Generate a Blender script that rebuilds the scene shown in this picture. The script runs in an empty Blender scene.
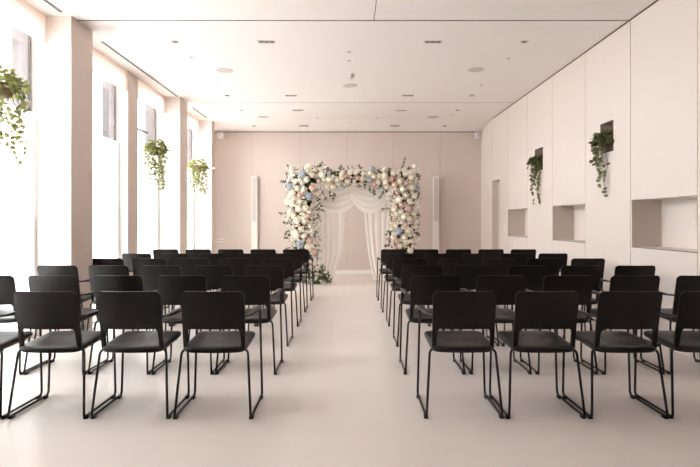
import bpy, math, random
from mathutils import Vector, Matrix, Quaternion
random.seed(7)
C = bpy.context.scene.collection
sc = bpy.context.scene
PI = math.pi

# ---------------------------------------------------------------- camera, sky, exposure
F = 544.0; CAMZ = 1.25
cam = bpy.data.cameras.new('camera'); cam.sensor_width = 36.0; cam.lens = F/700*36
cam.shift_x = 1.0/700; cam.shift_y = -12.0/700
cam_o = bpy.data.objects.new('camera', cam); C.objects.link(cam_o)
cam_o.location = (0, 0, CAMZ); cam_o.rotation_euler = (PI/2, 0, 0)
sc.camera = cam_o
w = bpy.data.worlds.new('overcast_sky'); sc.world = w; w.use_nodes = True
bg = w.node_tree.nodes['Background']
bg.inputs[1].default_value = 4.0
_n = w.node_tree.nodes; _l = w.node_tree.links          # overcast sky above, duller ground below the horizon
_tc = _n.new('ShaderNodeTexCoord'); _sx = _n.new('ShaderNodeSeparateXYZ'); _mr = _n.new('ShaderNodeMapRange'); _mx = _n.new('ShaderNodeMix'); _mx.data_type = 'RGBA'
_mr.inputs[1].default_value = -0.08; _mr.inputs[2].default_value = 0.08
_mx.inputs[6].default_value = (0.56, 0.54, 0.535, 1); _mx.inputs[7].default_value = (1.0, 0.975, 0.98, 1)
_l.new(_tc.outputs['Generated'], _sx.inputs[0]); _l.new(_sx.outputs[2], _mr.inputs[0]); _l.new(_mr.outputs[0], _mx.inputs[0]); 
_my = _n.new('ShaderNodeMapRange'); _my.inputs[1].default_value = -0.9; _my.inputs[2].default_value = 0.9; _my.inputs[3].default_value = 1.8; _my.inputs[4].default_value = 0.6
_vm = _n.new('ShaderNodeVectorMath'); _vm.operation = 'SCALE'          # brighter behind the camera, added to lift surfaces facing it
_l.new(_sx.outputs[1], _my.inputs[0]); _l.new(_mx.outputs[2], _vm.inputs[0]); _l.new(_my.outputs[0], _vm.inputs['Scale']); _l.new(_vm.outputs[0], bg.inputs[0])
sc.view_settings.view_transform = 'Standard'; sc.view_settings.look = 'None'
sc.view_settings.gamma = 1.0; sc.view_settings.exposure = 1.44
sc.cycles.max_bounces = 14; sc.cycles.diffuse_bounces = 8; sc.cycles.transparent_max_bounces = 24
sc.cycles.use_denoising = True; sc.cycles.sample_clamp_indirect = 12.0

# ---------------------------------------------------------------- materials
def mat(name, col, rough=0.6, noise=0.0, scale=(8, 8, 8), metal=0.0, spec=0.5, sheen=0.0, bump=0.0, trans=0.0, alpha=1.0, coat=0.0, objrand=0.0):
    m = bpy.data.materials.new(name); m.use_nodes = True
    nt = m.node_tree; N = nt.nodes; L = nt.links
    b = N['Principled BSDF']; out = N['Material Output']
    b.inputs['Roughness'].default_value = rough; b.inputs['Metallic'].default_value = metal
    b.inputs['Specular IOR Level'].default_value = spec
    b.inputs['Base Color'].default_value = (*col, 1)
    if sheen: b.inputs['Sheen Weight'].default_value = sheen
    if coat: b.inputs['Coat Weight'].default_value = coat
    tc = N.new('ShaderNodeTexCoord'); mp = N.new('ShaderNodeMapping'); mp.inputs['Scale'].default_value = scale
    L.new(tc.outputs['Object'], mp.inputs[0])
    nz = N.new('ShaderNodeTexNoise'); nz.inputs['Scale'].default_value = 1.0; nz.inputs['Detail'].default_value = 4
    L.new(mp.outputs[0], nz.inputs[0])
    csock = None
    if noise:
        mx = N.new('ShaderNodeMix'); mx.data_type = 'RGBA'
        mx.inputs[6].default_value = (*[max(0, c*(1-noise)) for c in col], 1)
        mx.inputs[7].default_value = (*[min(1, c*(1+noise)) for c in col], 1)
        L.new(nz.outputs[0], mx.inputs[0]); csock = mx.outputs[2]
        if objrand:
            oi = N.new('ShaderNodeObjectInfo'); hs = N.new('ShaderNodeHueSaturation')
            mr = N.new('ShaderNodeMapRange'); mr.inputs[3].default_value = 1-objrand; mr.inputs[4].default_value = 1+objrand
            L.new(oi.outputs['Random'], mr.inputs[0]); L.new(mr.outputs[0], hs.inputs['Value'])
            L.new(csock, hs.inputs['Color']); csock = hs.outputs[0]
        L.new(csock, b.inputs['Base Color'])
    if bump:
        bp = N.new('ShaderNodeBump'); bp.inputs['Strength'].default_value = bump; bp.inputs['Distance'].default_value = 0.01
        L.new(nz.outputs[0], bp.inputs['Height']); L.new(bp.outputs[0], b.inputs['Normal'])
    last = b.outputs[0]
    if trans:
        t = N.new('ShaderNodeBsdfTranslucent'); t.inputs[0].default_value = (*col, 1)
        if csock: L.new(csock, t.inputs[0])
        ms = N.new('ShaderNodeMixShader'); ms.inputs[0].default_value = trans
        L.new(last, ms.inputs[1]); L.new(t.outputs[0], ms.inputs[2]); last = ms.outputs[0]
    if alpha < 1:
        t = N.new('ShaderNodeBsdfTransparent')
        ms = N.new('ShaderNodeMixShader'); ms.inputs[0].default_value = alpha
        L.new(t.outputs[0], ms.inputs[1]); L.new(last, ms.inputs[2]); last = ms.outputs[0]
    if last is not b.outputs[0]: L.new(last, out.inputs[0])
    return m

WALLC = (0.70, 0.585, 0.53)
M = dict(
    wall=mat('wall_panel', (0.73, 0.66, 0.615), 0.5, 0.02, (3, 3, 3)),
    back=mat('back_wall_panel', (0.64, 0.555, 0.505), 0.6, 0.02, (3, 3, 3)),
    ceil=mat('ceiling_paint', (0.85, 0.80, 0.775), 0.8, 0.015, (2, 2, 2)),
    floor=mat('floor_resin', (0.78, 0.715, 0.675), 0.27, 0.035, (0.9, 5, 1), spec=0.45),
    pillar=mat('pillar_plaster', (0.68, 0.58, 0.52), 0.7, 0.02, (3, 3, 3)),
    reveal=mat('pillar_plaster_lit', (0.76, 0.69, 0.65), 0.7, 0.02, (3, 3, 3)),
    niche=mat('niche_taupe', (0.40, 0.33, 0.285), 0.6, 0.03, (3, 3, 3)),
    white=mat('white_paint', (0.82, 0.79, 0.76), 0.5, 0.02),
    blind=mat('blind_fabric', (0.86, 0.80, 0.75), 0.9, 0.02, (60, 60, 60), trans=0.5),
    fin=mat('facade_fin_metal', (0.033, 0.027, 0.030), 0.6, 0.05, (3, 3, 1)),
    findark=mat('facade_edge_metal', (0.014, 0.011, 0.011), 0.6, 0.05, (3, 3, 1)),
    dark=mat('dark_shadow_gap_metal', (0.05, 0.042, 0.038), 0.7, 0.05),
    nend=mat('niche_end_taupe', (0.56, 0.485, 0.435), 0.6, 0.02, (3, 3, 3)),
    rear=mat('rear_wall_brown', (0.26, 0.20, 0.165), 0.7, 0.03),
    lamp=mat('spotlight_bronze', (0.30, 0.25, 0.22), 0.5, 0.05),
    vent=mat('vent_metal', (0.16, 0.14, 0.125), 0.6, 0.05),
    grey=mat('fixture_grey', (0.60, 0.54, 0.50), 0.5, 0.03),
    disc=mat('speaker_disc_mesh', (0.62, 0.53, 0.49), 0.7, 0.04, (200, 200, 200)),
    grille=mat('column_grille', (0.62, 0.57, 0.565), 0.6, 0.05, (200, 200, 200)),
    plastic=mat('black_plastic', (0.0058, 0.0040, 0.0032), 0.38, 0.08, (40, 40, 40), spec=0.25),
    seat=mat('black_upholstery', (0.009, 0.0068, 0.0062), 0.38, 0.12, (250, 250, 250), spec=0.3, bump=0.05),
    steel=mat('black_coated_steel', (0.006, 0.005, 0.0045), 0.4, 0.08, (40, 40, 40), spec=0.35),
    leaf=mat('ivy_leaf', (0.27, 0.285, 0.10), 0.5, 0.45, (14, 14, 14), trans=0.35),
    leafd=mat('dark_ivy_leaf', (0.15, 0.16, 0.060), 0.5, 0.4, (14, 14, 14), trans=0.25),
    stem=mat('vine_stem', (0.14, 0.13, 0.05), 0.7, 0.2),
    pot=mat('woven_pot', (0.22, 0.15, 0.09), 0.8, 0.3, (20, 20, 80)),
    potd=mat('brown_pot', (0.10, 0.06, 0.04), 0.7, 0.2),
    cream=mat('cream_petals', (0.98, 0.905, 0.805), 0.7, 0.08, (30, 30, 30), trans=0.05, objrand=0.09),
    ivory=mat('white_petals', (0.97, 0.91, 0.84), 0.7, 0.06, (30, 30, 30), trans=0.05, objrand=0.08),
    pink=mat('blush_petals', (0.87, 0.68, 0.62), 0.7, 0.14, (20, 20, 20), trans=0.2, objrand=0.14),
    blue=mat('blue_petals', (0.50, 0.555, 0.64), 0.7, 0.15, (20, 20, 20), trans=0.2, objrand=0.12),
    bleaf=mat('bouquet_leaf', (0.10, 0.115, 0.055), 0.5, 0.4, (14, 14, 14), trans=0.2),
    moss=mat('floral_foam_moss', (0.10, 0.11, 0.05), 0.95, 0.4, (30, 30, 30)),
    sheer=mat('sheer_chiffon', (0.985, 0.935, 0.89), 0.8, 0.005, (5, 5, 5), trans=0.12, alpha=0.84, spec=0.1),
)
def glass_material():
    m = bpy.data.materials.new('clear_glass'); m.use_nodes = True
    nt = m.node_tree; N = nt.nodes; L = nt.links; N.remove(N['Principled BSDF'])
    t = N.new('ShaderNodeBsdfTransparent'); g = N.new('ShaderNodeBsdfGlossy'); g.inputs['Roughness'].default_value = 0.02
    fr = N.new('ShaderNodeLayerWeight'); fr.inputs[0].default_value = 0.15
    mu = N.new('ShaderNodeMath'); mu.operation = 'MULTIPLY'; mu.inputs[1].default_value = 0.2
    L.new(fr.outputs['Fresnel'], mu.inputs[0])
    ms = N.new('ShaderNodeMixShader'); L.new(mu.outputs[0], ms.inputs[0])
    L.new(t.outputs[0], ms.inputs[1]); L.new(g.outputs[0], ms.inputs[2]); L.new(ms.outputs[0], N['Material Output'].inputs[0])
    return m
def film_material():
    m = bpy.data.materials.new('frosted_film'); m.use_nodes = True
    nt = m.node_tree; N = nt.nodes; L = nt.links; N.remove(N['Principled BSDF'])
    t = N.new('ShaderNodeBsdfTranslucent'); d = N.new('ShaderNodeBsdfDiffuse')
    nz = N.new('ShaderNodeTexNoise'); nz.inputs['Scale'].default_value = 1.5
    mx = N.new('ShaderNodeMix'); mx.data_type = 'RGBA'
    mx.inputs[6].default_value = (0.80, 0.83, 0.82, 1); mx.inputs[7].default_value = (0.88, 0.895, 0.885, 1)
    L.new(nz.outputs[0], mx.inputs[0]); L.new(mx.outputs[2], t.inputs[0]); d.inputs[0].default_value = (0.8, 0.8, 0.8, 1)
    ms = N.new('ShaderNodeMixShader'); ms.inputs[0].default_value = 0.12
    L.new(t.outputs[0], ms.inputs[1]); L.new(d.outputs[0], ms.inputs[2]); L.new(ms.outputs[0], N['Material Output'].inputs[0])
    return m
M['glass'] = glass_material(); M['film'] = film_material()

# ---------------------------------------------------------------- mesh builder
class MB:
    def __init__(s): s.v = []; s.f = []; s.mi = []; s.cur = 0
    def face(s, *idx): s.f.append(idx); s.mi.append(s.cur)
    def add(s, vs, fs):
        n = len(s.v); s.v += [tuple(p) for p in vs]
        for f in fs: s.f.append(tuple(n+i for i in f)); s.mi.append(s.cur)
    def box(s, x0, x1, y0, y1, z0, z1):
        s.add([(x0,y0,z0),(x1,y0,z0),(x1,y1,z0),(x0,y1,z0),(x0,y0,z1),(x1,y0,z1),(x1,y1,z1),(x0,y1,z1)],
              [(0,3,2,1),(4,5,6,7),(0,1,5,4),(1,2,6,5),(2,3,7,6),(3,0,4,7)])
    def tube(s, pts, r, n=6):
        pts = [Vector(p) for p in pts]; rings = []
        t = (pts[1]-pts[0]).normalized(); a = t.orthogonal().normalized()
        base = len(s.v)
        for i, p in enumerate(pts):
            if i == 0: t2 = pts[1]-pts[0]
            elif i == len(pts)-1: t2 = pts[-1]-pts[-2]
            else: t2 = (pts[i+1]-p).normalized() + (p-pts[i-1]).normalized()
            t2 = t2.normalized(); a = (a - t2*a.dot(t2)).normalized(); b = t2.cross(a)
            rr = r[i] if isinstance(r, (list, tuple)) else r
            for k in range(n):
                an = 2*PI*k/n; s.v.append(tuple(p + a*(math.cos(an)*rr) + b*(math.sin(an)*rr)))
        for i in range(len(pts)-1):
            for k in range(n):
                s.face(base+i*n+k, base+i*n+(k+1)%n, base+(i+1)*n+(k+1)%n, base+(i+1)*n+k)
        s.face(*[base+k for k in range(n)][::-1]); e = base+(len(pts)-1)*n; s.face(*[e+k for k in range(n)])
    def lathe(s, prof, n=20, c=(0,0,0)):
        base = len(s.v)
        for r, z in prof:
            for k in range(n):
                a = 2*PI*k/n; s.v.append((c[0]+r*math.cos(a), c[1]+r*math.sin(a), c[2]+z))
        for i in range(len(prof)-1):
            for k in range(n):
                s.face(base+i*n+k, base+i*n+(k+1)%n, base+(i+1)*n+(k+1)%n, base+(i+1)*n+k)
        s.face(*[base+k for k in range(n)][::-1]); e = base+(len(prof)-1)*n; s.face(*[e+k for k in range(n)])
    def grid(s, fn, nu, nv, closed=False):
        base = len(s.v)
        for i in range(nu+1):
            for j in range(nv+1): s.v.append(tuple(fn(i/nu, j/nv)))
        for i in range(nu):
            for j in range(nv):
                a = base+i*(nv+1)+j; s.face(a, a+nv+1, a+nv+2, a+1)
    def build(s, name, mats, parent=None, smooth=False, loc=None, rz=0):
        me = bpy.data.meshes.new(name); me.from_pydata(s.v, [], s.f)
        for m in (mats if isinstance(mats, (list, tuple)) else [mats]): me.materials.append(m)
        me.polygons.foreach_set('material_index', s.mi)
        me.polygons.foreach_set('use_smooth', [smooth]*len(s.f)); me.update()
        if smooth:
            try: me.set_sharp_from_angle(angle=math.radians(50))
            except Exception: pass
        o = bpy.data.objects.new(name, me); C.objects.link(o)
        if parent: o.parent = parent
        if loc: o.location = loc
        o.rotation_euler.z = rz
        return o
def empty(name, label, cat, loc=(0,0,0), group=None, rz=0):
    o = bpy.data.objects.new(name, None); C.objects.link(o); o.location = loc; o.rotation_euler.z = rz
    o.empty_display_size = 0.1
    return tag(o, label, cat, group)
def tag(o, label, cat, group=None):
    o['label'] = label; o['category'] = cat
    if group: o['group'] = group
    return o
def struct(o): o['kind'] = 'structure'; return o
def link_mesh(name, me, parent, loc, rot=None, scale=1.0):
    o = bpy.data.objects.new(name, me); C.objects.link(o); o.parent = parent; o.location = loc
    if rot is not None: o.rotation_mode = 'QUATERNION'; o.rotation_quaternion = rot
    o.scale = (scale,)*3
    return o
def copy_tree(o, parent=None):
    c = o.copy(); C.objects.link(c); c.parent = parent
    for ch in list(o.children): copy_tree(ch, c)
    return c
def rounded(pts, rads, seg=4):
    pts = [Vector(p) for p in pts]; out = [pts[0]]
    for i in range(1, len(pts)-1):
        p = pts[i]; r = rads[i-1]; a = (pts[i-1]-p); b = (pts[i+1]-p)
        r = min(r, a.length*.49, b.length*.49); a = p+a.normalized()*r; b = p+b.normalized()*r
        for k in range(seg+1):
            t = k/seg; out.append(a*(1-t)**2 + p*2*t*(1-t) + b*t*t)
    out.append(pts[-1]); return out

def relief(mb, us, vs, cells, mp, flat_mat=0):
    """a wall surface stepped in depth; cells = (u0,u1,v0,v1,depth,mat)"""
    U = sorted(set([round(x, 5) for x in us] + [round(c[k], 5) for c in cells for k in (0, 1)]))
    V = sorted(set([round(x, 5) for x in vs] + [round(c[k], 5) for c in cells for k in (2, 3)]))
    U = [x for x in U if us[0]-1e-6 <= x <= us[-1]+1e-6]; V = [x for x in V if vs[0]-1e-6 <= x <= vs[-1]+1e-6]
    def info(i, j):
        uc = (U[i]+U[i+1])/2; vc = (V[j]+V[j+1])/2; d, m = 0.0, flat_mat
        for c in cells:
            if c[0] < uc < c[1] and c[2] < vc < c[3] and c[4] > d: d, m = c[4], c[5]
        return d, m
    G = [[info(i, j) for j in range(len(V)-1)] for i in range(len(U)-1)]
    def q(a, b, c, d, m): mb.cur = m; mb.add([mp(*a), mp(*b), mp(*c), mp(*d)], [(0,1,2,3)])
    for i in range(len(U)-1):
        for j in range(len(V)-1):
            d, m = G[i][j]
            q((U[i],V[j],d), (U[i+1],V[j],d), (U[i+1],V[j+1],d), (U[i],V[j+1],d), m)
            if i+1 < len(U)-1:
                e, m2 = G[i+1][j]
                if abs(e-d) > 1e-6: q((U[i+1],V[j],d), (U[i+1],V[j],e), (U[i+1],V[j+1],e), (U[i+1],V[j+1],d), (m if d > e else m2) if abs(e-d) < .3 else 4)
            if j+1 < len(V)-1:
                e, m2 = G[i][j+1]
                if abs(e-d) > 1e-6: q((U[i],V[j+1],d), (U[i+1],V[j+1],d), (U[i+1],V[j+1],e), (U[i],V[j+1],e), m if d > e else m2)
    mb.cur = 0

# ---------------------------------------------------------------- room shell
XR = 3.14; XP = -3.04; XB = -3.32; XG = -3.43; YB = 12.93; YF = -4.0; H = 3.5; HB = 3.39; YS = 11.9
b = MB(); b.box(-3.75, 3.75, YF-.2, YB+.2, -.15, 0); struct(b.build('floor', M['floor']))
# ceiling: two cross joints, dropping gently to the back wall
b = MB(); relief(b, [-3.62, 3.64], [YF, YS], [(-3.62, 3.64, y-w_, y+w_, .03, 1) for y, w_ in ((6.09, .012), (10.29, .008), (1.89, .012), (-2.31, .012))] + [(.275, .283, YF, 6.08, .02, 1)],
       lambda u, v, d: (u, v, H+d))
b.add([(-3.62, YS, H), (3.64, YS, H), (3.64, YB+.02, HB-.002), (-3.62, YB+.02, HB-.002)], [(0,1,2,3)])
b.box(-3.75, 3.75, YF-.2, YB+.2, H+.06, H+.2)
struct(b.build('ceiling', [M['ceil'], M['vent']]))
# right wall with niches, planter recesses, door opening and panel joints
joints = [10.74, 9.57, 8.39, 7.23, 6.07, 4.90, 3.73, 2.56, 1.39, .22, -.95, -2.12]
niches = [(9.575, 10.735), (8.395, 8.39+0.0), (4.905, 6.045), (2.565, 3.725), (.225, 1.385)]
cells = [(y-.003, y+.003, 0, H, .008, 1) for y in joints if y != 6.07] + [(6.065, 6.073, 0, H, .014, 2)] + [(11.93, 11.936, 0, H, .012, 2)]
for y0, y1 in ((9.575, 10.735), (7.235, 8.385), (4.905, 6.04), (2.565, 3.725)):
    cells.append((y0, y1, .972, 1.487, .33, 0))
    cells.append((y0, y1, .964, .972, .012, 2))
PLR = [(6.46, 6.80), (8.81, 9.19)]
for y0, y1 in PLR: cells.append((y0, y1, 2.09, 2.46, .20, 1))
cells.append((11.33, 11.92, 0, 2.13, .16, 3))
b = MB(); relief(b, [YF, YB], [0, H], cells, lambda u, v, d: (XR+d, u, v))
# niche end walls take a darker taupe; a backing slab closes the wall
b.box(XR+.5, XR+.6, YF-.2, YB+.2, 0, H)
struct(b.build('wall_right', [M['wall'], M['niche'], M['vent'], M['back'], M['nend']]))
# back wall
xs = [(x-349)/F*YB for x in (252, 300, 347, 393.4, 440.2)]
b = MB(); relief(b, [-3.62, XR+.3], [0, HB], [(x-.003, x+.003, 0, HB, .006, 2) for x in xs] + [(-3.62, XR+.3, HB-.022, HB, .03, 1)],
       lambda u, v, d: (u, YB+d, v))
b.box(-3.75, 3.75, YB+.06, YB+.2, 0, H); struct(b.build('wall_back', [M['back'], M['vent'], M['niche']]))
b = MB(); b.box(-3.75, 3.75, YF-.2, YF, 0, H); struct(b.build('wall_front', M['rear']))
b = MB(); b.box(-3.3, XR-.001, YB-.014, YB, 0, .10); struct(b.build('baseboard_back', M['white']))
# left wall: header over the windows, pillars, mullion
b = MB(); b.box(XG-.03, XG+.03, YF, YB, 3.45, H); b.box(XG-.03, XG+.03, YF, YB, 0, .02); struct(b.build('wall_left', M['reveal']))
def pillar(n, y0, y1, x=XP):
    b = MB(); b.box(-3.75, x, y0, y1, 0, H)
    b.mi = [0]*6; b.mi[2] = 1; b.mi[4] = 1            # paler colour puts window light on the ends facing along the room
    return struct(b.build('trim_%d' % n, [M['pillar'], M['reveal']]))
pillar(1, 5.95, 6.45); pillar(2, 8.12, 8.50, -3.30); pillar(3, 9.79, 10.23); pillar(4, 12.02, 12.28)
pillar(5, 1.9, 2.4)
b = MB(); b.box(-3.75, -3.36, 12.58, YB, 0, H); struct(b.build('trim_8', M['wall']))
b = MB(); b.box(-3.75, XG+.06, YF, 1.9, 0, H); struct(b.build('trim_9', M['wall']))
b = MB(); b.box(XR-.012, XR+.001, YF, 11.86, H-.009, H); struct(b.build('trim_7', M['dark']))
bays = [(6.45, 8.12), (8.50, 9.79), (10.23, 12.02), (2.4, 5.95), (12.28, 12.58)]  # last bay is unseen, added to brighten the back wall's left end
order = ['second', 'third', 'farthest', 'nearest', '', '']
FZ = 2.43
for n, (y0, y1) in enumerate(bays):
    root = bpy.data.objects.new('window_%d' % (n+1), None); C.objects.link(root); root.location = (XG, (y0+y1)/2, 0); struct(root)
    k = (XG, (y0+y1)/2, 0)
    def sh(bm): bm.v = [(p[0]-k[0], p[1]-k[1], p[2]) for p in bm.v]; return bm
    b = MB(); b.box(XG-.008, XG+.012, y0, y0+.025, .02, 3.45); b.box(XG-.008, XG+.012, y1-.025, y1, .02, 3.45)
    b.box(XG-.02, XG+.03, y0+.025, y1-.025, .02, .07); b.box(XG-.02, XG+.03, y0+.025, y1-.025, 3.41, 3.45)
    sh(b).build('window_frame', M['white'], root)
    b = MB(); b.box(XG-.006, XG, y0+.025, y1-.025, .07, 3.41); sh(b).build('glass_pane', M['glass'], root)
    b = MB(); b.box(XG+.003, XG+.006, y0+.025, y1-.025, .07, FZ); sh(b).build('frosted_film', M['film'], root)
# facade fins outside the glass
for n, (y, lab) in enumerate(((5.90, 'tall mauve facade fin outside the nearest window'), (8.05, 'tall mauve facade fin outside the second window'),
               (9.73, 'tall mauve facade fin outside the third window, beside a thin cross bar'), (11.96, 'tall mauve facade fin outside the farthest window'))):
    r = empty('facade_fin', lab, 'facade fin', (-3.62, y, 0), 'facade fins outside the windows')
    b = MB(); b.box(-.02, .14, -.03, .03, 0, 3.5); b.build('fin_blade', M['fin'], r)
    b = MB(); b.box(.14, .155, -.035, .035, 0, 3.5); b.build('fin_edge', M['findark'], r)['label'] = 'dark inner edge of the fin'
b = MB(); b.box(-3.60, -3.56, 8.52, 9.66, 2.80, 2.835)
tag(b.build('facade_crossbar', M['fin']), 'thin grey horizontal bar outside the third window', 'bar')
# roller blinds
bl = [(6.455, 8.115, 'cream roller blind rolled up above the second window'), (8.505, 9.785, 'cream roller blind rolled up above the third window'),
      (10.235, 12.015, 'cream roller blind rolled up above the farthest window'), (2.405, 5.945, 'cream roller blind rolled up above the nearest window')]
for y0, y1, lab in bl:
    r = empty('roller_blind', lab, 'blind', (XB, (y0+y1)/2, 3.2), 'roller blinds above the windows'); hy = (y1-y0)/2
    b = MB(); b.box(-.006, 0, -hy, hy, 0, .299); b.build('blind_fabric', M['blind'], r)
    b = MB(); b.box(-.012, .004, -hy, hy, -.012, .004); b.build('bottom_rail', M['blind'], r)
    b = MB(); b.tube([(-.03, hy-.10, .1), (-.03, hy-.10, -1.9)], .003, 5); b.tube([(-.03, hy-.13, .1), (-.03, hy-.13, -1.9)], .003, 5)
    b.tube([(-.03, hy-.13, -1.9), (-.03, hy-.115, -1.92), (-.03, hy-.10, -1.9)], .003, 5)
    b.build('pull_chain', M['white'], r)
# ceiling slot vents
for y0, y1, lab in ((6.78, 9.78, 'long dark slot vent in the ceiling beside the second and third windows'), (10.7, 11.85, 'short dark slot vent in the ceiling beside the farthest window'),
                    (2.6, 5.85, 'dark slot vent in the ceiling beside the nearest window, at the picture edge')):
    r = empty('ceiling_vent', lab, 'vent', (-3.085, (y0+y1)/2, H), 'slot vents along the windows'); hy = (y1-y0)/2
    b = MB(); b.box(-.028, .028, -hy, hy, -.003, 0); b.build('vent_frame', M['ceil'], r)
    b = MB(); b.box(-.017, -.003, -hy+.01, hy-.01, -.005, -.003); b.box(.003, .017, -hy+.01, hy-.01, -.005, -.003); b.build('vent_slot', M['dark'], r)['label'] = 'dark twin slots'

# ---------------------------------------------------------------- door, switch, outlet
r = bpy.data.objects.new('door_1', None); C.objects.link(r); r.location = (XR+.15, 11.625, 0); struct(r)
b = MB(); b.box(-.02, 0, -.285, .285, .005, 2.12); b.build('door_leaf', M['back'], r)
b = MB(); b.tube(rounded([(-.02, -.22, 1.02), (-.07, -.22, 1.02), (-.07, -.12, 1.02)], [.02]), .008, 6); b.build('door_handle', M['steel'], r)
def wallplate(name, lab, cat, loc, face, holes):
    r = empty(name, lab, cat, loc)
    w_, h_ = (.062, .062)
    b = MB()
    if face == 'x': b.box(-.01, 0, -.04, .04, -.075, .075)
    else: b.box(-.075, .075, -.01, 0, -.04, .04)
    b.build('cover_plate', M['white'], r)
    b = MB()
    if face == 'x': b.box(-.015, -.01, -.022, .022, -.035, .035); b.build('rocker', M['white'], r)
    else:
        for sx in (-.036, .036): b.box(sx-.018, sx+.018, -.012, -.01, -.018, .018)
        b.build('socket', M['vent'], r)
wallplate('light_switch', 'white light switch on the right wall beside the door recess', 'light switch', (XR, 10.98, 1.12), 'x', 0)
wallplate('wall_outlet', 'white double wall outlet low on the back wall near the left corner', 'outlet', ((221-349)/F*YB, YB, .80), 'y', 0)

# ---------------------------------------------------------------- column speakers on the back wall
for X, lab in (((255-349)/F*YB, 'slim white column loudspeaker left of the flower arch, on the back wall'), ((435.5-349)/F*YB, 'slim white column loudspeaker right of the flower arch, on the back wall')):
    r = empty('column_loudspeaker', lab, 'loudspeaker', (X, YB-.014, 0), 'column loudspeakers on the back wall')
    b = MB(); b.box(-.07, .07, -.08, 0, 0, 1.23); b.build('lower_cabinet', M['white'], r)
    b = MB(); b.box(-.07, .07, -.08, 0, 1.235, 2.31); b.build('upper_cabinet', M['white'], r)
    b = MB(); b.box(-.052, .052, -.085, -.08, 1.26, 2.285); b.build('grille', M['grille'], r)['label'] = 'pale grey perforated grille'
for X, lab, s in ((-3.0, 'small white box loudspeaker at the ceiling in the left back corner', 1), (3.03, 'small white box loudspeaker at the ceiling in the right back corner', -1)):
    r = empty('corner_loudspeaker', lab, 'loudspeaker', (X, YB-.05, HB-.02), 'small loudspeakers in the back corners')
    b = MB(); b.box(-.015, .015, -.03, .08, -.03, .0); b.box(-.02, .02, .05, .064, -.1, 0); b.build('bracket', M['grey'], r)
    b = MB(); n = 8
    b.add([(-.05,-.15,-.17),(.05,-.15,-.17),(.065,-.02,-.16),(-.065,-.02,-.16),(-.05,-.17,-.035),(.05,-.17,-.035),(.065,-.02,-.03),(-.065,-.02,-.03)],
          [(0,3,2,1),(4,5,6,7),(0,1,5,4),(1,2,6,5),(2,3,7,6),(3,0,4,7)])
    b.build('cabinet', M['white'], r)
    b = MB(); b.add([(-.038,-.156,-.155),(.038,-.156,-.155),(.038,-.1735,-.05),(-.038,-.1735,-.05)], [(0,1,2,3)]); b.build('grille', M['grille'], r)

# ---------------------------------------------------------------- ceiling fixtures
def ceil_z(y): return H if y < YS else H-(y-YS)*(H-HB)/(YB-YS)
def spot_double():
    r = bpy.data.objects.new('recessed_spotlight', None); C.objects.link(r)
    b = MB(); b.box(-.115, .115, -.055, -.045, -.006, .001); b.box(-.115, .115, .045, .055, -.006, .001)
    b.box(-.115, -.105, -.045, .045, -.006, .001); b.box(.105, .115, -.045, .045, -.006, .001); b.build('trim_frame', M['white'], r)
    b = MB(); b.box(-.105, .105, -.045, .045, -.003, .001); b.build('recess_plate', M['grey'], r)
    for k in (-1, 0, 1):
        b = MB(); b.lathe([(.034, .001), (.034, -.012), (.026, -.012), (.020, -.006)], 14, (k*.068, 0, 0)); b.build('lamp', M['lamp'], r)
    return r
def spot_single():
    r = bpy.data.objects.new('recessed_spotlight', None); C.objects.link(r)
    b = MB(); b.box(-.055, .055, -.055, -.045, -.006, .001); b.box(-.055, .055, .045, .055, -.006, .001)
    b.box(-.055, -.045, -.045, .045, -.006, .001); b.box(.045, .055, -.045, .045, -.006, .001); b.build('trim_frame', M['white'], r)
    b = MB(); b.box(-.045, .045, -.045, .045, -.003, .001); b.build('recess_plate', M['grey'], r)
    b = MB(); b.lathe([(.034, .001), (.034, -.012), (.026, -.012), (.020, -.006)], 14, (0, 0, 0)); b.build('lamp', M['lamp'], r)
    return r
def sprinkler():
    r = bpy.data.objects.new('sprinkler_head', None); C.objects.link(r)
    b = MB(); b.lathe([(.030, .001), (.030, -.004), (.010, -.008)], 14); b.build('rosette', M['grey'], r)
    b = MB(); b.lathe([(.005, -.008), (.005, -.016), (.012, -.018), (.012, -.020)], 10); b.build('deflector', M['grey'], r)
    return r
def discm():
    r = bpy.data.objects.new('ceiling_loudspeaker', None); C.objects.link(r)
    b = MB(); b.lathe([(.122, .001), (.122, -.006), (.112, -.008)], 28); b.build('rim', M['disc'], r)
    b = MB(); b.lathe([(.110, -.0075), (.108, -.011), (.0, -.013)], 28); b.build('grille', M['disc'], r)
    return r
protos = dict(d=spot_double(), s=spot_single(), p=sprinkler(), c=discm()); used = set()
rowname = {6.8: 'nearest row', 9.7: 'second row', 10.98: 'third row', 12.45: 'farthest row'}
FX = []
for y, rn in rowname.items():
    FX += [('d', -1.03, y, 'wide recessed spotlight left of centre in the ceiling, '+rn, 'spotlight', 'wide recessed ceiling spotlights'),
           ('d', 1.05, y, 'wide recessed spotlight right of centre in the ceiling, '+rn, 'spotlight', 'wide recessed ceiling spotlights'),
           ('s', -2.17, y, 'small square recessed spotlight on the window side of the ceiling, '+rn, 'spotlight', 'small recessed ceiling spotlights'),
           ('s', 2.19, y, 'small square recessed spotlight by the right wall in the ceiling, '+rn, 'spotlight', 'small recessed ceiling spotlights')]
for X, y, lab in ((-1.85, 8.1, 'round ceiling loudspeaker on the window side, nearer of the two there'), (1.88, 8.05, 'round ceiling loudspeaker on the right side, nearer of the two there'),
                  (.01, 9.0, 'round ceiling loudspeaker on the centre line behind the smoke detector'), (-1.85, 11.7, 'round ceiling loudspeaker on the window side, close to the back wall'),
                  (1.8, 11.7, 'round ceiling loudspeaker on the right side, close to the back wall')):
    FX.append(('c', X, y, lab, 'loudspeaker', 'round ceiling loudspeakers'))
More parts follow.
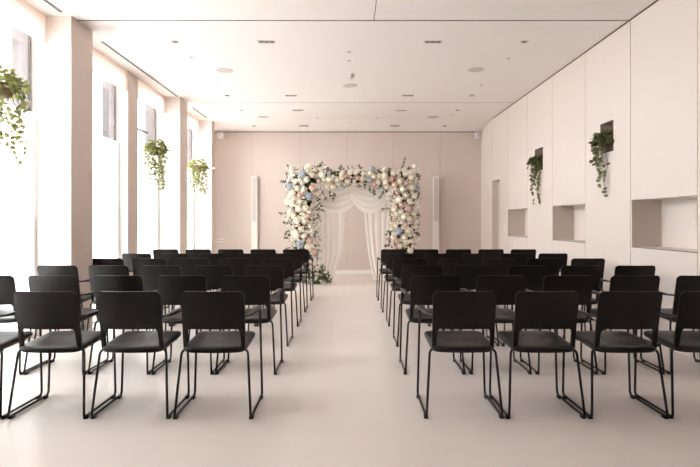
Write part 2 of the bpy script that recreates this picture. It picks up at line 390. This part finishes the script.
for X, y, lab in ((0, 7.2, 'tiny sprinkler head on the ceiling centre line, nearest the camera'), (0, 7.6, 'tiny sprinkler head on the ceiling centre line, just before the smoke detector'),
                  (-2.16, 7.45, 'tiny sprinkler head by the windows, left of the nearer left round loudspeaker'), (2.2, 7.5, 'tiny sprinkler head by the right wall, before the nearer right round loudspeaker'),
                  (-2.18, 8.98, 'tiny sprinkler head by the windows, beyond the nearer left round loudspeaker'), (2.18, 8.97, 'tiny sprinkler head by the right wall, beyond the nearer right round loudspeaker'),
                  (-2.2, 11.45, 'tiny sprinkler head by the windows near the back wall'), (2.18, 11.45, 'tiny sprinkler head by the right wall near the back wall'),
                  (0, 12.2, 'tiny sprinkler head on the centre line near the back wall'), (.61, 11.8, 'tiny sprinkler head right of centre near the back wall'),
                  (-.68, 11.8, 'tiny sprinkler head left of centre near the back wall')):
    FX.append(('p', X, y, lab, 'sprinkler', 'ceiling sprinkler heads'))
for k, X, y, lab, cat, grp in FX:
    o = protos[k] if k not in used else copy_tree(protos[k]); used.add(k)
    o.location = (X, y, ceil_z(y)); tag(o, lab, cat, grp)
    if y > YS: o.rotation_euler.x = -math.atan2(H-HB, YB-YS)
r = empty('smoke_detector', 'white dome smoke detector hanging from the ceiling on the centre line', 'smoke detector', (.03, 8.3, H))
b = MB(); b.lathe([(.055, 0), (.055, -.012), (.03, -.016)], 20); b.build('base', M['white'], r)
b = MB(); b.lathe([(.03, -.016), (.046, -.024), (.046, -.05), (.02, -.062), (.008, -.078)], 20); b.build('sensor_head', M['grey'], r, True)

# ---------------------------------------------------------------- chairs
HW = .2
def chair_proto():
    r = bpy.data.objects.new('stacking_chair', None); C.objects.link(r)
    # backrest shell: inverted U, bowed and leaning
    b = MB(); us = []
    n = 40
    us = [-HW + 2*HW*i/n for i in range(n+1)]
    us = sorted(us + [-.175, -.1715, -.168, .168, .1715, .175] + [-HW+.004, -HW+.001, HW-.001, HW-.004])
    def ztop(u):
        a = abs(u); c = HW-.035
        return .813 - (0 if a < c else .035-math.sqrt(max(0, .035**2-(a-c)**2)))
    def zbot(u):
        a = abs(u)
        if a >= .175: return .425 + (0.012*(1-min(1, (HW-a)/.015)))
        if a > .168: return .568 - (a-.168)/.009*.10 if a < .174 else .45
        c = .168-.018
        return .568 - (0 if a < c else .018-math.sqrt(max(0, .018**2-(a-c)**2)))
    def yb(u, z):
        lean = -.165 - .075*max(0, (z-.42)/.39)**1.2
        return lean - .026*(1-(u/HW)**2)*min(1, max(0, (z-.43)/.12)) 
    nv = 8; th = .006
    def pt(u, t, side):
        z = zbot(u) + (ztop(u)-zbot(u))*t
        sc_ = 1 - .012*max(0, (.80-z)/.4)
        return (u*sc_, yb(u, z) + side*th*(1.6 if z < .56 else 1), z)
    for side in (-1, 1):
        base = len(b.v)
        for u in us:
            for j in range(nv+1): b.v.append(pt(u, j/nv, side))
        for i in range(len(us)-1):
            for j in range(nv):
                a = base+i*(nv+1)+j; q = (a, a+nv+1, a+nv+2, a+1)
                b.face(*(q if side < 0 else q[::-1]))
    N1 = len(us)*(nv+1); L = len(us)
    for i in range(L-1):
        for j in (0, nv):
            a = i*(nv+1)+j; c = a+nv+1; q = (a, c, c+N1, a+N1); b.face(*(q[::-1] if j == 0 else q))
    for i in (0, L-1):
        for j in range(nv):
            a = i*(nv+1)+j; q = (a, a+1, a+1+N1, a+N1); b.face(*(q if i else q[::-1]))
    b.build('backrest', M['plastic'], r, True)
    # seat pad
    def ring(inset, z, bow=0):
        out = []
        for k in range(56):
            a = 2*PI*k/56; ca, sa = math.cos(a), math.sin(a); e = 2/8
            x = math.copysign(abs(ca)**e, ca); y = math.copysign(abs(sa)**e, sa)
            yy = y*(.218-inset); ww = (.2035 + .0*y) - inset
            if y < 0: yy -= .022*(1-x*x)*(-y)
            zz = z + .012*y - .006*max(0, y)**6
            out.append((x*ww, yy+.015, zz))
        return out
    def layered(rings):
        b = MB(); base = 0
        for rg in rings: b.v += rg
        for i in range(len(rings)-1):
            for k in range(56): b.face(i*56+k, i*56+(k+1) % 56, (i+1)*56+(k+1) % 56, (i+1)*56+k)
        b.face(*range(55, -1, -1)); e = (len(rings)-1)*56; b.face(*range(e, e+56)); return b
    layered([ring(.03, .428), ring(.008, .430), ring(.002, .437), ring(.002, .441)]).build('seat_shell', M['plastic'], r, True)
    layered([ring(.004, .441), ring(.0, .447), ring(.002, .457), ring(.010, .465), ring(.03, .469), ring(.09, .469), ring(.16, .468)]).build('seat_pad', M['seat'], r, True)
    for cy, cz in ((-.12, .420), (.12, .432)):
        b = MB(); b.tube([(-.19, cy, cz), (.19, cy, cz)], .0085, 6); b.build('crossbar', M['steel'], r, True)
    for s in (-1, 1):
        b = MB()
        pts = rounded([(s*.16, -.12, .424), (s*.211, -.165, .428), (s*.240, -.227, .0145), (s*.240, .232, .0145), (s*.224, .236, .632), (s*.218, -.05, .636), (s*.194, -.205, .648)],
                      [.035, .022, .035, .035, .08], 4)
        b.tube(pts, .0082, 7); lg = b.build('sled_leg', M['steel'], r, True)
        for y in (-.195, .19):
            b = MB(); b.box(s*.240-.012, s*.240+.012, y-.02, y+.02, 0, .018); b.build('floor_glide', M['plastic'], lg)
        b = MB()
        rings = []
        for (y, hw, z0, z1, xo) in ((-.12, .008, .638, .648, .214), (-.09, .014, .637, .652, .216), (.0, .018, .637, .653, .218), (.18, .020, .637, .653, .222), (.232, .019, .634, .652, .2235), (.25, .012, .628, .645, .224)):
            rings.append([(s*xo-hw, y, z0), (s*xo+hw, y, z0), (s*xo+hw, y, z1-.004), (s*xo+hw-.004, y, z1), (s*xo-hw+.004, y, z1), (s*xo-hw, y, z1-.004)])
        for rg in rings: b.v += rg
        for i in range(5):
            for k in range(6): b.face(i*6+k, (i+1)*6+k, (i+1)*6+(k+1) % 6, i*6+(k+1) % 6)
        b.face(*range(6)); b.face(*range(35, 29, -1))
        b.build('armrest', M['plastic'], r, True)
    return r
proto = chair_proto()
rows = [3.43, 4.43, 5.43, 6.47, 7.47, 8.58]
RN = ['nearest row', 'second nearest row', 'third nearest row', 'fourth nearest row', 'second farthest row', 'farthest row']
SN = ['aisle seat', 'second seat from aisle', 'third seat from aisle', 'fourth seat from aisle', 'outermost seat']
left = [(.859, .5245), (.841, .520), (.852, .515), (.850, .509), (.849, .515), (.837, .513)]
right = [(.731, .519), (.70, .541), (.7225, .532), (.72, .53), (.709, .523), (.70, .512)]
first = True
for k, d in enumerate(rows):
    for side, tab, nm in ((-1, left, 'left'), (1, right, 'right')):
        x0, p = tab[k]
        for c in range(5 if k else 4):
            o = proto if first else copy_tree(proto); first = False
            o.location = (side*(x0+p*c)+random.uniform(-.002, .002), d+.227+random.uniform(-.008, .008), 0)
            o.rotation_euler.z = random.uniform(-.005, .005)
            tag(o, 'black armchair, %s, %s, %s of the aisle' % (RN[k], SN[c] if not (k == 0 and c == 3) else ('fourth seat from aisle'), nm), 'chair',
                'black stacking chairs facing the flower arch')

# ---------------------------------------------------------------- plants
def leaf(b, p, d, n, L, W):
    """pointed heart leaf from p along d with normal n"""
    d = d.normalized(); s = d.cross(n)
    if s.length < 1e-4: s = d.orthogonal()
    s.normalize(); n = s.cross(d)
    P = [p, p+d*L*.18+s*W*.42-n*.0, p+d*L*.5+s*W*.5-n*L*.06, p+d*L-n*L*.16, p+d*L*.5-s*W*.5-n*L*.06, p+d*L*.18-s*W*.42, p+d*L*.3+n*L*.07, p+d*L*.6+n*L*.03]
    b.add(P, [(0,1,6),(1,2,7,6),(2,3,7),(3,4,7),(4,5,6,7),(5,0,6)])
def rv(): 
    while True:
        v = Vector((random.uniform(-1,1), random.uniform(-1,1), random.uniform(-1,1)))
        if .05 < v.length < 1: return v.normalized()
def ivy(root, c, R, hgt, vines, mL, lm, half=None, LS=.055, dome=130, reach=1.0, domeh=.16, spill=None):
    """foliage: a leafy dome on the pot and trailing vines"""
    random.seed(int(abs(root.location.y)*100)); fb = MB(); sb = MB(); c = Vector(c)
    for i in range(dome):
        v = rv(); v.z = abs(v.z)*1.0-.25
        if half and v.dot(half) < -.15: v -= half*(2*v.dot(half))
        rad = random.uniform(.45, 1)
        p = c + Vector((v.x*R*rad, v.y*R*rad, v.z*domeh*rad))
        out = Vector((v.x, v.y, v.z*.5+random.uniform(-.5, .3))).normalized()
        leaf(fb, p, (out+rv()*.6), (Vector((0,0,1))+rv()*.7).normalized(), LS*random.uniform(.7, 1.25), LS*random.uniform(.55, .9))
    for i in range(vines):
        a = 2*PI*i/vines + random.uniform(-.3, .3); dv = Vector((math.cos(a), math.sin(a), 0))
        if half:
            if dv.dot(half) < .0: dv -= half*(2*dv.dot(half))
            dv = (dv+half*.35).normalized()
        Lh = mL*random.choice([.3, .42, .5, .65, .8, 1.0])*random.uniform(.85, 1.0)
        c0 = c
        if half: c = c0 + Vector((random.uniform(-.04, .05), random.uniform(-.13, .13), 0)); dv = Vector((-1, random.uniform(-.5, .5), 0)).normalized()
        pts = []; n = max(5, int(Lh/.045)); ph = random.uniform(0, 6); r1 = R*random.uniform(.55, 1.0)*reach
        for k in range(n+1):
            t = k/n; z = .04*math.sin(min(1, t*3)*PI)-Lh*max(0, t-.08)
            rr = r1*min(1, .35+t*2.2)*(1-.25*t)
            p = c + dv*rr + Vector((.018*math.sin(ph+t*9), .018*math.cos(ph*1.3+t*8), z)); pts.append(p)
        sb.tube(pts, .0022, 4); c = c0
        for k in range(1, len(pts)):
            if random.random() < .22: continue
            for q in range(1 if random.random() < .35 else 2):
                s = rv(); s.z = -abs(s.z)*.7-.2
                if half and s.dot(half) < 0: s -= half*(2*s.dot(half))
                leaf(fb, pts[k]+rv()*.006, s, (dv+Vector((0,-.5,.4))+rv()*.7).normalized(), LS*random.uniform(.6, 1.1)*(1-.2*k/len(pts)), LS*random.uniform(.5, .85))
    fb.build('foliage', lm, root); sb.build('vine_stem', M['stem'], root)
for i, (X, Y, zt, lab, R, mL) in enumerate(((-3.17, 4.97, 2.48, 'hanging ivy basket in front of the nearest window, cut by the left picture edge', .22, .80),
                       (-3.16, 8.90, 2.43, 'hanging ivy basket in front of the third window, middle of the three', .20, .74),
                       (-3.13, 11.30, 2.38, 'hanging ivy basket in front of the farthest window, smallest of the three', .23, .70))):
    r = empty('hanging_planter', lab, 'hanging plant', (X, Y, zt), 'ivy baskets hanging by the windows')
    b = MB(); b.lathe([(.055, -.10), (.08, -.085), (.10, -.02), (.105, .03), (.098, .03), (.09, -.01)], 18); b.build('pot', M['pot'], r, True)
    b = MB()
    for k in range(3):
        a = 2*PI*k/3+.4; b.tube([(.1*math.cos(a), .1*math.sin(a), .03), (0, 0, .50)], .0015, 4)
    b.tube([(0, 0, .50), (0, 0, H-zt)], .0018, 4); b.build('hanging_wire', M['grey'], r)
    ivy(r, (0, 0, .0), R, 0, 26, mL, M['leaf'], LS=.062, dome=230, domeh=.23)
for (y0, y1), lab in zip(PLR, ('trailing ivy in the nearer square recess high on the right wall', 'trailing ivy in the farther square recess high on the right wall')):
    yc = (y0+y1)/2
    r = empty('wall_planter', lab, 'wall plant', (XR+.085, yc, 2.0905), 'ivy planters in the right wall recesses')
    b = MB(); b.box(-.07, .08, -.13, .13, 0, .012)
    b.add([(-.07,-.13,.012),(.08,-.13,.012),(.08,.13,.012),(-.07,.13,.012),(-.08,-.145,.14),(.09,-.145,.14),(.09,.145,.14),(-.08,.145,.14)],
          [(4,5,6,7),(0,1,5,4),(1,2,6,5),(2,3,7,6),(3,0,4,7)]); b.build('pot', M['potd'], r)
    hx = Vector((-1, 0, 0))
    ivy(r, (-.07, 0, .14), .17, 0, 11, .80, M['leafd'], half=hx, LS=.066, dome=200, domeh=.15, reach=.75)
b = MB(); b.tube(rounded([(XP-.02, 12.06, 2.42), (XP+.05, 12.0, 2.42), (XP+.09, 11.98, 2.43)], [.02]), .012, 6)
tag(b.build('wall_hook', M['grey']), 'small metal hook on the pillar beside the farthest hanging plant', 'hook')

# ---------------------------------------------------------------- flower arch
YA = 11.1
def W(px, py, Y=YA): return Vector(((px-349)/F*Y, Y, CAMZ-(py-221.5)/F*Y))
def petal_cup(b, r, tilt, a, wd, L):
    """a curved petal: base near centre, rising outward"""
    n = 3; m = 2; pts = []
    for i in range(n+1):
        t = i/n; el = tilt + t*.9*(1-tilt/1.6)
        rr = r*math.sin(min(PI*.62, t*L*1.5+.15)); z = -r*math.cos(min(PI*.8, t*L*1.5+.15))
        for j in range(-1, 2):
            ang = a + j*wd*math.sin(PI*(.18+.62*t))
            q = rr*(1-.06*abs(j))
            pts.append(Vector((q*math.cos(ang), q*math.sin(ang), z)))
    fs = []
    for i in range(n):
        for j in range(2): k = i*3+j; fs.append((k, k+1, k+4, k+3))
    b.add(pts, fs)
def rose_mesh(name, m, seed, dens=1):
    random.seed(seed); b = MB()
    R_ = 1.0
    b.lathe([(.1, -.5), (.45, -.35), (.55, .0), (.42, .30), (.2, .42), (.05, .38)], 8)
    for (rad, cnt, L, off) in ((.50, 3, 1.25, .15), (.66, 4, 1.18, .10), (.82, 5, 1.08, .04), (.98, 6, .96, 0)):
        for k in range(cnt):
            a = 2*PI*(k+random.uniform(-.15, .15))/cnt + rad*7
            n0 = len(b.v); petal_cup(b, rad*random.uniform(.95, 1.05), 0, a, .75*3.2/cnt+.12, L)
            for q in range(n0, len(b.v)):
                x, y, z = b.v[q]; b.v[q] = (x, y, z*.85+off+(.02*random.random()))
    o = b.build(name, m, smooth=True); me = o.data; bpy.data.objects.remove(o); return me
def hyd_mesh(name, m, seed):
    random.seed(seed); b = MB(); b.lathe([(.1, -.6), (.5, -.45), (.7, 0), (.5, .5), (.1, .68)], 8)
    for i in range(46):
        z = 1-1.6*i/45; a = i*2.39996; rr = math.sqrt(max(0, 1-z*z)); n = Vector((rr*math.cos(a), rr*math.sin(a), z*.9))
        n.normalize(); t = n.orthogonal().normalized(); t = Quaternion(n, random.uniform(0, 6)) @ t; s = n.cross(t); c = n*random.uniform(.82, .98)
        for k in range(4):
            d = (Quaternion(n, k*PI/2) @ t); e = n.cross(d)
            b.add([c, c+d*.13+e*.11+n*.03, c+d*.26+n*.05, c+d*.13-e*.11+n*.03], [(0,1,2,3)])
    o = b.build(name, m); me = o.data; bpy.data.objects.remove(o); return me
roses = [rose_mesh('rose', M['cream'], s) for s in (1, 2, 3)]
ivs = [rose_mesh('white_rose', M['ivory'], s) for s in (4, 5)]
pks = [rose_mesh('pink_rose', M['pink'], s) for s in (6, 7)]
hyd = [hyd_mesh('hydrangea', M['blue'], 8)]
random.seed(21)
arch = empty('flower_arch', 'rectangular wedding arch covered in cream, blush and blue flowers before the back wall', 'flower arch', (0.07, YA, 0))
OFF = Vector((0.07, YA, 0))
CLX, CRX = (302.5-349)/F*YA, (404-349)/F*YA
ZB = W(0, 178).z
b = MB()
for x in (CLX, CRX):
    for y in (-.12, .12): b.tube([(x-OFF.x, y, .0), (x-OFF.x, y, 2.2)], .016, 6)
    b.box(x-OFF.x-.22, x-OFF.x+.22, -.2, .2, 0, .012)
for y in (-.12, .12): b.tube([(CLX-OFF.x, y, ZB), (CRX-OFF.x, y, ZB)], .016, 6)
b.build('arch_frame', M['white'], arch)
# shape of the garland in picture units at the arch's distance: centre line, half width
def inside(px, py):
    """signed: (in?, centre offset -1..1)"""
    if py > 168 and px < 335:
        t = (py-168)/112; cx = 302.5+3.5*t; hw = 17.5-3.5*t+1.5*math.sin(py*.35)
        if abs(px-cx) < hw and not (py < 172 and px < 288): return (px-cx)/hw, 'c', cx
    if py > 172 and px > 380:
        t = (py-168)/112; cx = 404-1.0*t; hw = 16-3*t+1.5*math.sin(py*.4)
        if abs(px-cx) < hw: return (px-cx)/hw, 'c', cx
    if 287 < px < 419:
        top = 168.5+1.6*math.sin(px*.21)+(1.0 if 325 < px < 380 else -2.0 if px < 325 else -.5)
        bot = 187+2.5*math.cos((px-352)/40*PI)*-1+1.3*math.sin(px*.5)
        bot = 186+ (abs(px-352)/38)**2*7
        if top < py < bot: return (py-(top+bot)/2)/((bot-top)/2), 'b', (top+bot)/2
    return None
def place(px, py, rp, meshes, name, back=False, push=0.0):
    q = inside(px, py)
    u = max(-.98, min(.98, q[0])) if q else .7*(1 if px > 349 else -1)
    dep = .20*math.sqrt(1-u*u)+.04+push
    n = Vector((u*.9, -.6-.4*(1-abs(u)), .15)) if (not q or q[1] == 'c') else Vector((0, -.6-.4*(1-abs(u)), -u*.9+.1))
    Y = YA-dep
    p = W(px, py, Y); p.y = Y
    if back: p.y = YA+dep; n.y = -n.y
    n = (n.normalized()+rv()*.35).normalized()
    rot = n.to_track_quat('Z', 'Y') @ Quaternion((0,0,1), random.uniform(0, 6.28))
    return link_mesh(name, random.choice(meshes), arch, p-OFF, rot, rp/F*YA)
placed = []
man_blue = [(302.3,174.5,3.6),(289.3,186.5,3.2),(309,196.5,3.9),(329,173.5,2.6),(341,187,2.8),(300,244,4.2),(371.5,168.5,2.7),(369.5,180.5,2.9),(417,188,2.6),(399,231,3.9),(352,167,1.6)]
man_pink = [(313,188,3.4),(299.5,195.5,3.1),(319.5,180.5,2.8),(309.5,240,3.6),(314.5,252,3.6),(308,216,2.4),(357,177.5,2.5),(374,184,3.0),(391,178.8,2.8),(406.5,183,3.0),(401,205,2.8),(408.5,209,3.5),
            (394,185,3.0),(346,176,2.6),(405.8,224.5,2.6),(414.5,219,2.4),(396.5,241,2.5),(303,236,2.4),(397,193,2.4),(331,181,2.3)]
man_cream = [(291.5,170,3.3),(307,167.8,4.2),(306,179.5,3.2),(297,188.5,2.7),(303.2,190.5,3.9),(299.5,201.5,3.2),(298.5,208.5,3.2),(305,208,3.2),(292,193,3.2),(321.5,175,3.3),(328.7,179.5,3.7),(333,177,2.6),
             (323,183.5,2.5),(326.7,186,2.4),(332.5,186.5,3.2),(337,180,3.2),(342.3,172.8,3.0),(338.5,184,3.0),(347.5,181.5,3.0),(350,171.5,3.0),(356,171.8,3.1),(369.5,173.8,3.4),(373.8,176.5,2.6),(379,176,2.8),
             (384.5,169.3,3.0),(384.5,175,3.2),(385,182,3.6),(377.8,182,2.6),(393,173.5,3.2),(400,181.5,3.7),(402.5,189.3,3.9),(412,187.5,3.9),(411,177.5,3.2),(406,173.5,3.0),(406,195.5,3.6),(398,199.5,3.3),
             (394,209.5,3.3),(400.5,211.5,2.6),(396,214,2.6),(403.5,216.5,3.8),(409.5,218.5,2.8),(395,225,2.6),(408,231,3.4),(404,237.5,3.2),(406.3,241.8,2.8),(400,246,2.7),(414,213.5,2.6),(410.5,201,3.2),
             (296.5,219.5,3.6),(304.5,221.5,3.0),(295,234,4.2),(301,229.5,3.0),(303,218,2.6),(310,226,2.6),(304,236,2.8),(293,215,3.0),(308,246.5,3.2),(291,203,3.0),(289,212,2.8),(313,206,2.4),(309.5,212.5,2.8),
             (389,198,2.6),(415,196,2.6),(362,179,2.6),(363,173,2.4),(341,178,2.4),(316,193.5,2.6),(314,200,2.4),(316,170,2.5),(312.5,175,2.6)]
for L_, ms, nm in ((man_blue, hyd, 'hydrangea'), (man_pink, pks, 'pink_rose'), (man_cream, roses, 'rose')):
    for px, py, rp in L_:
        o = place(px, py, rp*(1.05 if ms is hyd else 1.3), ms, nm, push=random.uniform(.0, .05)); placed.append((px, py, rp))
ncream = len(man_cream); nw = 0; npk = len(man_pink); nb = len(man_blue)
tries = 0
while tries < 14000:
    tries += 1
    px = random.uniform(284, 422); py = random.uniform(166, 281)
    q = inside(px, py)
    if not q: continue
    rp = random.choice([2.0, 2.3, 2.7, 3.1])
    if any((px-a)**2+(py-c_)**2 < ((rp+rr)*.70)**2 for a, c_, rr in placed): continue
    z = random.random()
    if z < .10 and npk < 40 and py > 190: place(px, py, rp, pks, 'pink_rose'); npk += 1
    elif z < .45 and ncream < 100: place(px, py, rp*1.25, roses, 'rose'); ncream += 1
    elif nw < 100: place(px, py, rp*1.2, ivs, 'white_rose', push=-.02); nw += 1
    else: break
    placed.append((px, py, rp))
print('blooms', ncream, nw, npk, nb)
# mossy core and leaf filling, small filler blossoms (also round the back)
core = MB()
def tubecore(p0, p1, r0):
    n = 16; pts = [Vector(p0)+(Vector(p1)-Vector(p0))*i/n for i in range(n+1)]
    core.tube(pts, [r0*random.uniform(.85, 1.1) for _ in pts], 10)
tubecore((CLX-OFF.x, 0, .02), (CLX-OFF.x, 0, 2.2), .17); tubecore((CRX-OFF.x, 0, .02), (CRX-OFF.x, 0, 2.2), .16)
tubecore((CLX-OFF.x-.05, 0, 2.16), (CRX-OFF.x+.05, 0, 2.16), .13)
core.build('moss_core', M['moss'], arch, True)
fol = MB(); fil = MB()
def surf_point():
    while True:
        px = random.uniform(282, 424); py = random.uniform(165, 281); q = inside(px, py)
        if q: return px, py, q
for i in range(1150):
    px, py, q = surf_point(); u = max(-.98, min(.98, q[0])); bk = random.random() < .35
    dep = .20*math.sqrt(1-u*u)*random.uniform(.6, 1.0); Y = YA+dep*(1 if bk else -1); p = W(px, py, YA-dep); p.y = Y; p -= OFF
    d = rv(); d.y = -abs(d.y)*.5 if not bk else abs(d.y)*.5
    leaf(fol, p, d, rv(), random.uniform(.05, .09), random.uniform(.03, .05))
for i in range(750):
    px, py, q = surf_point(); u = max(-.98, min(.98, q[0])); bk = random.random() < .45
    px += random.uniform(-2, 2); py += random.uniform(-1.5, 1.5)
    dep = .22*math.sqrt(1-u*u)*random.uniform(.9, 1.25 if not bk else 1.0)+.02; p = W(px, py, YA-dep); p.y = YA+dep*(1 if bk else -1); p -= OFF
    n = (Vector((u*.5, 1 if bk else -1, .2))+rv()*.7).normalized(); t = n.orthogonal().normalized(); R_ = random.uniform(.014, .03)
    for k in range(5):
        d = Quaternion(n, k*2*PI/5) @ t; e = n.cross(d); fil.add([p, p+d*R_*.6+e*R_*.45+n*.004, p+d*R_+n*.008, p+d*R_*.6-e*R_*.45+n*.004], [(0,1,2,3)])
o = fol.build('garland_leaves', M['bleaf'], arch); o['kind'] = 'stuff'
o = fil.build('filler_blossoms', M['ivory'], arch); o['kind'] = 'stuff'
def sprig(px, py, dx, dy, L, parent, off, lm, Y=YA-.12, sz=.042, name='leaf_sprig'):
    b = MB(); p = W(px, py, Y); p.y = Y; p -= off; d = Vector((dx, -.15, -dy)).normalized(); pts = [p]; n = 6
    for k in range(n): d = (d+rv()*.3+Vector((0,0,-.05))).normalized(); pts.append(pts[-1]+d*L/n)
    b.tube(pts, .003, 4)
    for k in range(1, n+1):
        for s in (-1, 1):
            if random.random() < .25: continue
            sd = (d.cross(Vector((0, 1, 0)))*s + d*.6 + rv()*.7).normalized()
            leaf(b, pts[k], sd, (Vector((0,-1,.3))+rv()*.5).normalized(), sz*random.uniform(.8, 1.2), sz*.6)
    return b.build(name, lm, parent)
for px, py, dx, dy, L in ((319,170,.3,-1,.16),(322,171,1,-.6,.14),(288,182,-1,-.2,.16),(289,213,-1,-.1,.2),(291,224,-1,-.4,.18),(290,230,-1,.5,.14),(314,209,1,-.05,.24),(314,228,.8,.8,.2),(402,169,.05,-1,.26),
                          (404,171,.6,-.8,.14),(413,178,1,-.3,.16),(414,212,1,.2,.14),(412,222,1,.5,.16),(412,231,1,.2,.18),(391,208,-1,-.1,.2),(329,190,.3,1,.2),(322,190,.1,1,.2),(334,192,.2,1,.16),(369,186,.3,1,.18),(373,188,.7,1,.14),
                          (384,190,-.3,1,.18),(339,169,.2,-1,.1),(345,170,-.7,-.6,.12),(362,170,-.5,-.8,.12),(290,240,-1,-.3,.16),(292,248,-1,-.2,.18),(313,245,.9,.2,.12),(391,244,-1,.1,.12),(390,231,-.9,.5,.12),(296,172,-1,-.1,.1),(388,176,0,-1,.15)):
    sprig(px, py, dx, dy, L, arch, OFF, M['bleaf'])
# floor arrangement at the foot of the left column
AO = Vector((W(317, 280).x, YA-.22, 0))
arr = empty('floor_bouquet', 'low spray of dark leaves and small white flowers at the left foot of the arch', 'flower arrangement', AO)
b = MB(); b.lathe([(.07, 0), (.08, .01), (.08, .04), (.06, .06)], 14); b.build('foam_base', M['moss'], arr, True)
b = MB()
for i in range(190):
    a = random.uniform(0, 2*PI); rr = random.uniform(.02, .22); p = Vector((rr*math.cos(a)*1.25, rr*math.sin(a)*.8, random.uniform(.02, .16)+max(0, .2-rr)*.6))
    leaf(b, p, Vector((math.cos(a), math.sin(a)-.3, random.uniform(-.2, .8)))+rv()*.4, rv(), random.uniform(.05, .08), .04)
b.build('leaves', M['bleaf'], arr)
for px, py, dx, dy, L in ((319,274,.3,-1,.24),(315,274,-.1,-1,.22),(320,276,1,-.3,.18),(321,278,1,.1,.18),(319,275,.8,-.8,.2),(311,275,-.6,-1,.24),(310,277,-1,-.2,.16)):
    sprig(px, py, dx, dy, L, arr, AO, M['bleaf'], Y=YA-.25, sz=.055)
for i in range(16):
    a = random.uniform(0, 2*PI); rr = random.uniform(.0, .14)
    link_mesh('small_white_rose', random.choice(ivs), arr, Vector((rr*math.cos(a), rr*math.sin(a)*.8-.04, random.uniform(.14, .34))), rv().to_track_quat('Z', 'Y'), random.uniform(.025, .04))

# ---------------------------------------------------------------- sheer drapes
YD = YA+.37
def drape(name, lab, ledge, redge, nf, seed):
    """ledge/redge: edge (x at z) tables in picture units, top to bottom"""
    random.seed(seed); ph = random.uniform(0, 6)
    def interp(tab, t):
        k = t*(len(tab)-1); i = min(int(k), len(tab)-2); f = k-i
        f2 = f
        return (tab[i][0]*(1-f2)+tab[i+1][0]*f2, tab[i][1]*(1-f2)+tab[i+1][1]*f2)
    def fn(u, v):
        l = interp(ledge, v); r_ = interp(redge, v)
        px = l[0]*(1-u)+r_[0]*u; py = l[1]*(1-u)+r_[1]*u
        p = W(px, py, YD)
        p.y = YD+.02 + .011*math.sin(u*nf*2*PI+ph+.5*math.sin(v*3)) + .003*math.sin(u*nf*4.7*PI+ph*2) + .015*v
        p.x += .012*math.cos(u*nf*2*PI+ph)
        return p
    b = MB(); b.grid(fn, 150, 26); o = b.build(name, M['sheer'], smooth=True)
    c = Vector((W((ledge[-1][0]+redge[-1][0])/2, 0, YD).x, YD, 0)); o.data.transform(Matrix.Translation(-c)); o.location = c
    return tag(o, lab, 'drape', 'sheer drapes of the arch')
BY = 221.5+F*(CAMZ-.006)/YD
drape('sheer_drape', 'sheer ivory drape hanging to the floor inside the left column of the arch', [(307,186),(308,205),(310,230),(313,255),(316,BY)], [(344,186),(344,210),(343.5,232),(341,256),(332,BY)], 6, 3)
drape('sheer_drape', 'sheer ivory drape hanging to the floor inside the right column of the arch', [(364,186),(364.5,210),(366,232),(369,256),(374,BY)], [(403,186),(402,205),(400,230),(398,255),(396,BY)], 6, 5)
def swag(lab, A0, A1, B0, B1, sag, skew, yo, seed):
    random.seed(seed); ph = random.uniform(0, 6)
    def fn(u, v):
        ax = A0[0]*(1-v)+A1[0]*v; ay = A0[1]*(1-v)+A1[1]*v; bx = B0[0]*(1-v)+B1[0]*v; by = B0[1]*(1-v)+B1[1]*v
        uu = u**skew; py = ay*(1-u)+by*u + 4*uu*(1-uu)*sag*(.12+.88*v**.85); px = ax*(1-u)+bx*u
        p = W(px, py, YD-.03); e = math.sin(PI*u)**.5
        p.y = YD-.03+yo - (.01+.02*e*v) + (.002+.003*e)*math.sin(v*5*2*PI+ph+u*1.5) - .02*e*math.sin(v*PI)
        return p
    b = MB(); b.grid(fn, 40, 90); o = b.build('fabric_swag', M['sheer'], smooth=True)
    c = W((A0[0]+B0[0])/2, 183, YD-.03); o.data.transform(Matrix.Translation(-c)); o.location = c
    return tag(o, lab, 'drape', 'draped swags under the arch beam')
swag('draped ivory chiffon swag under the left half of the arch beam', (311,182), (313,200), (361,180), (365,190), 19, 1.0, 0, 11)
swag('draped ivory chiffon swag under the right half of the arch beam', (352,181), (350,199), (393,181), (393,193), 18, 1.0, -.05, 12)
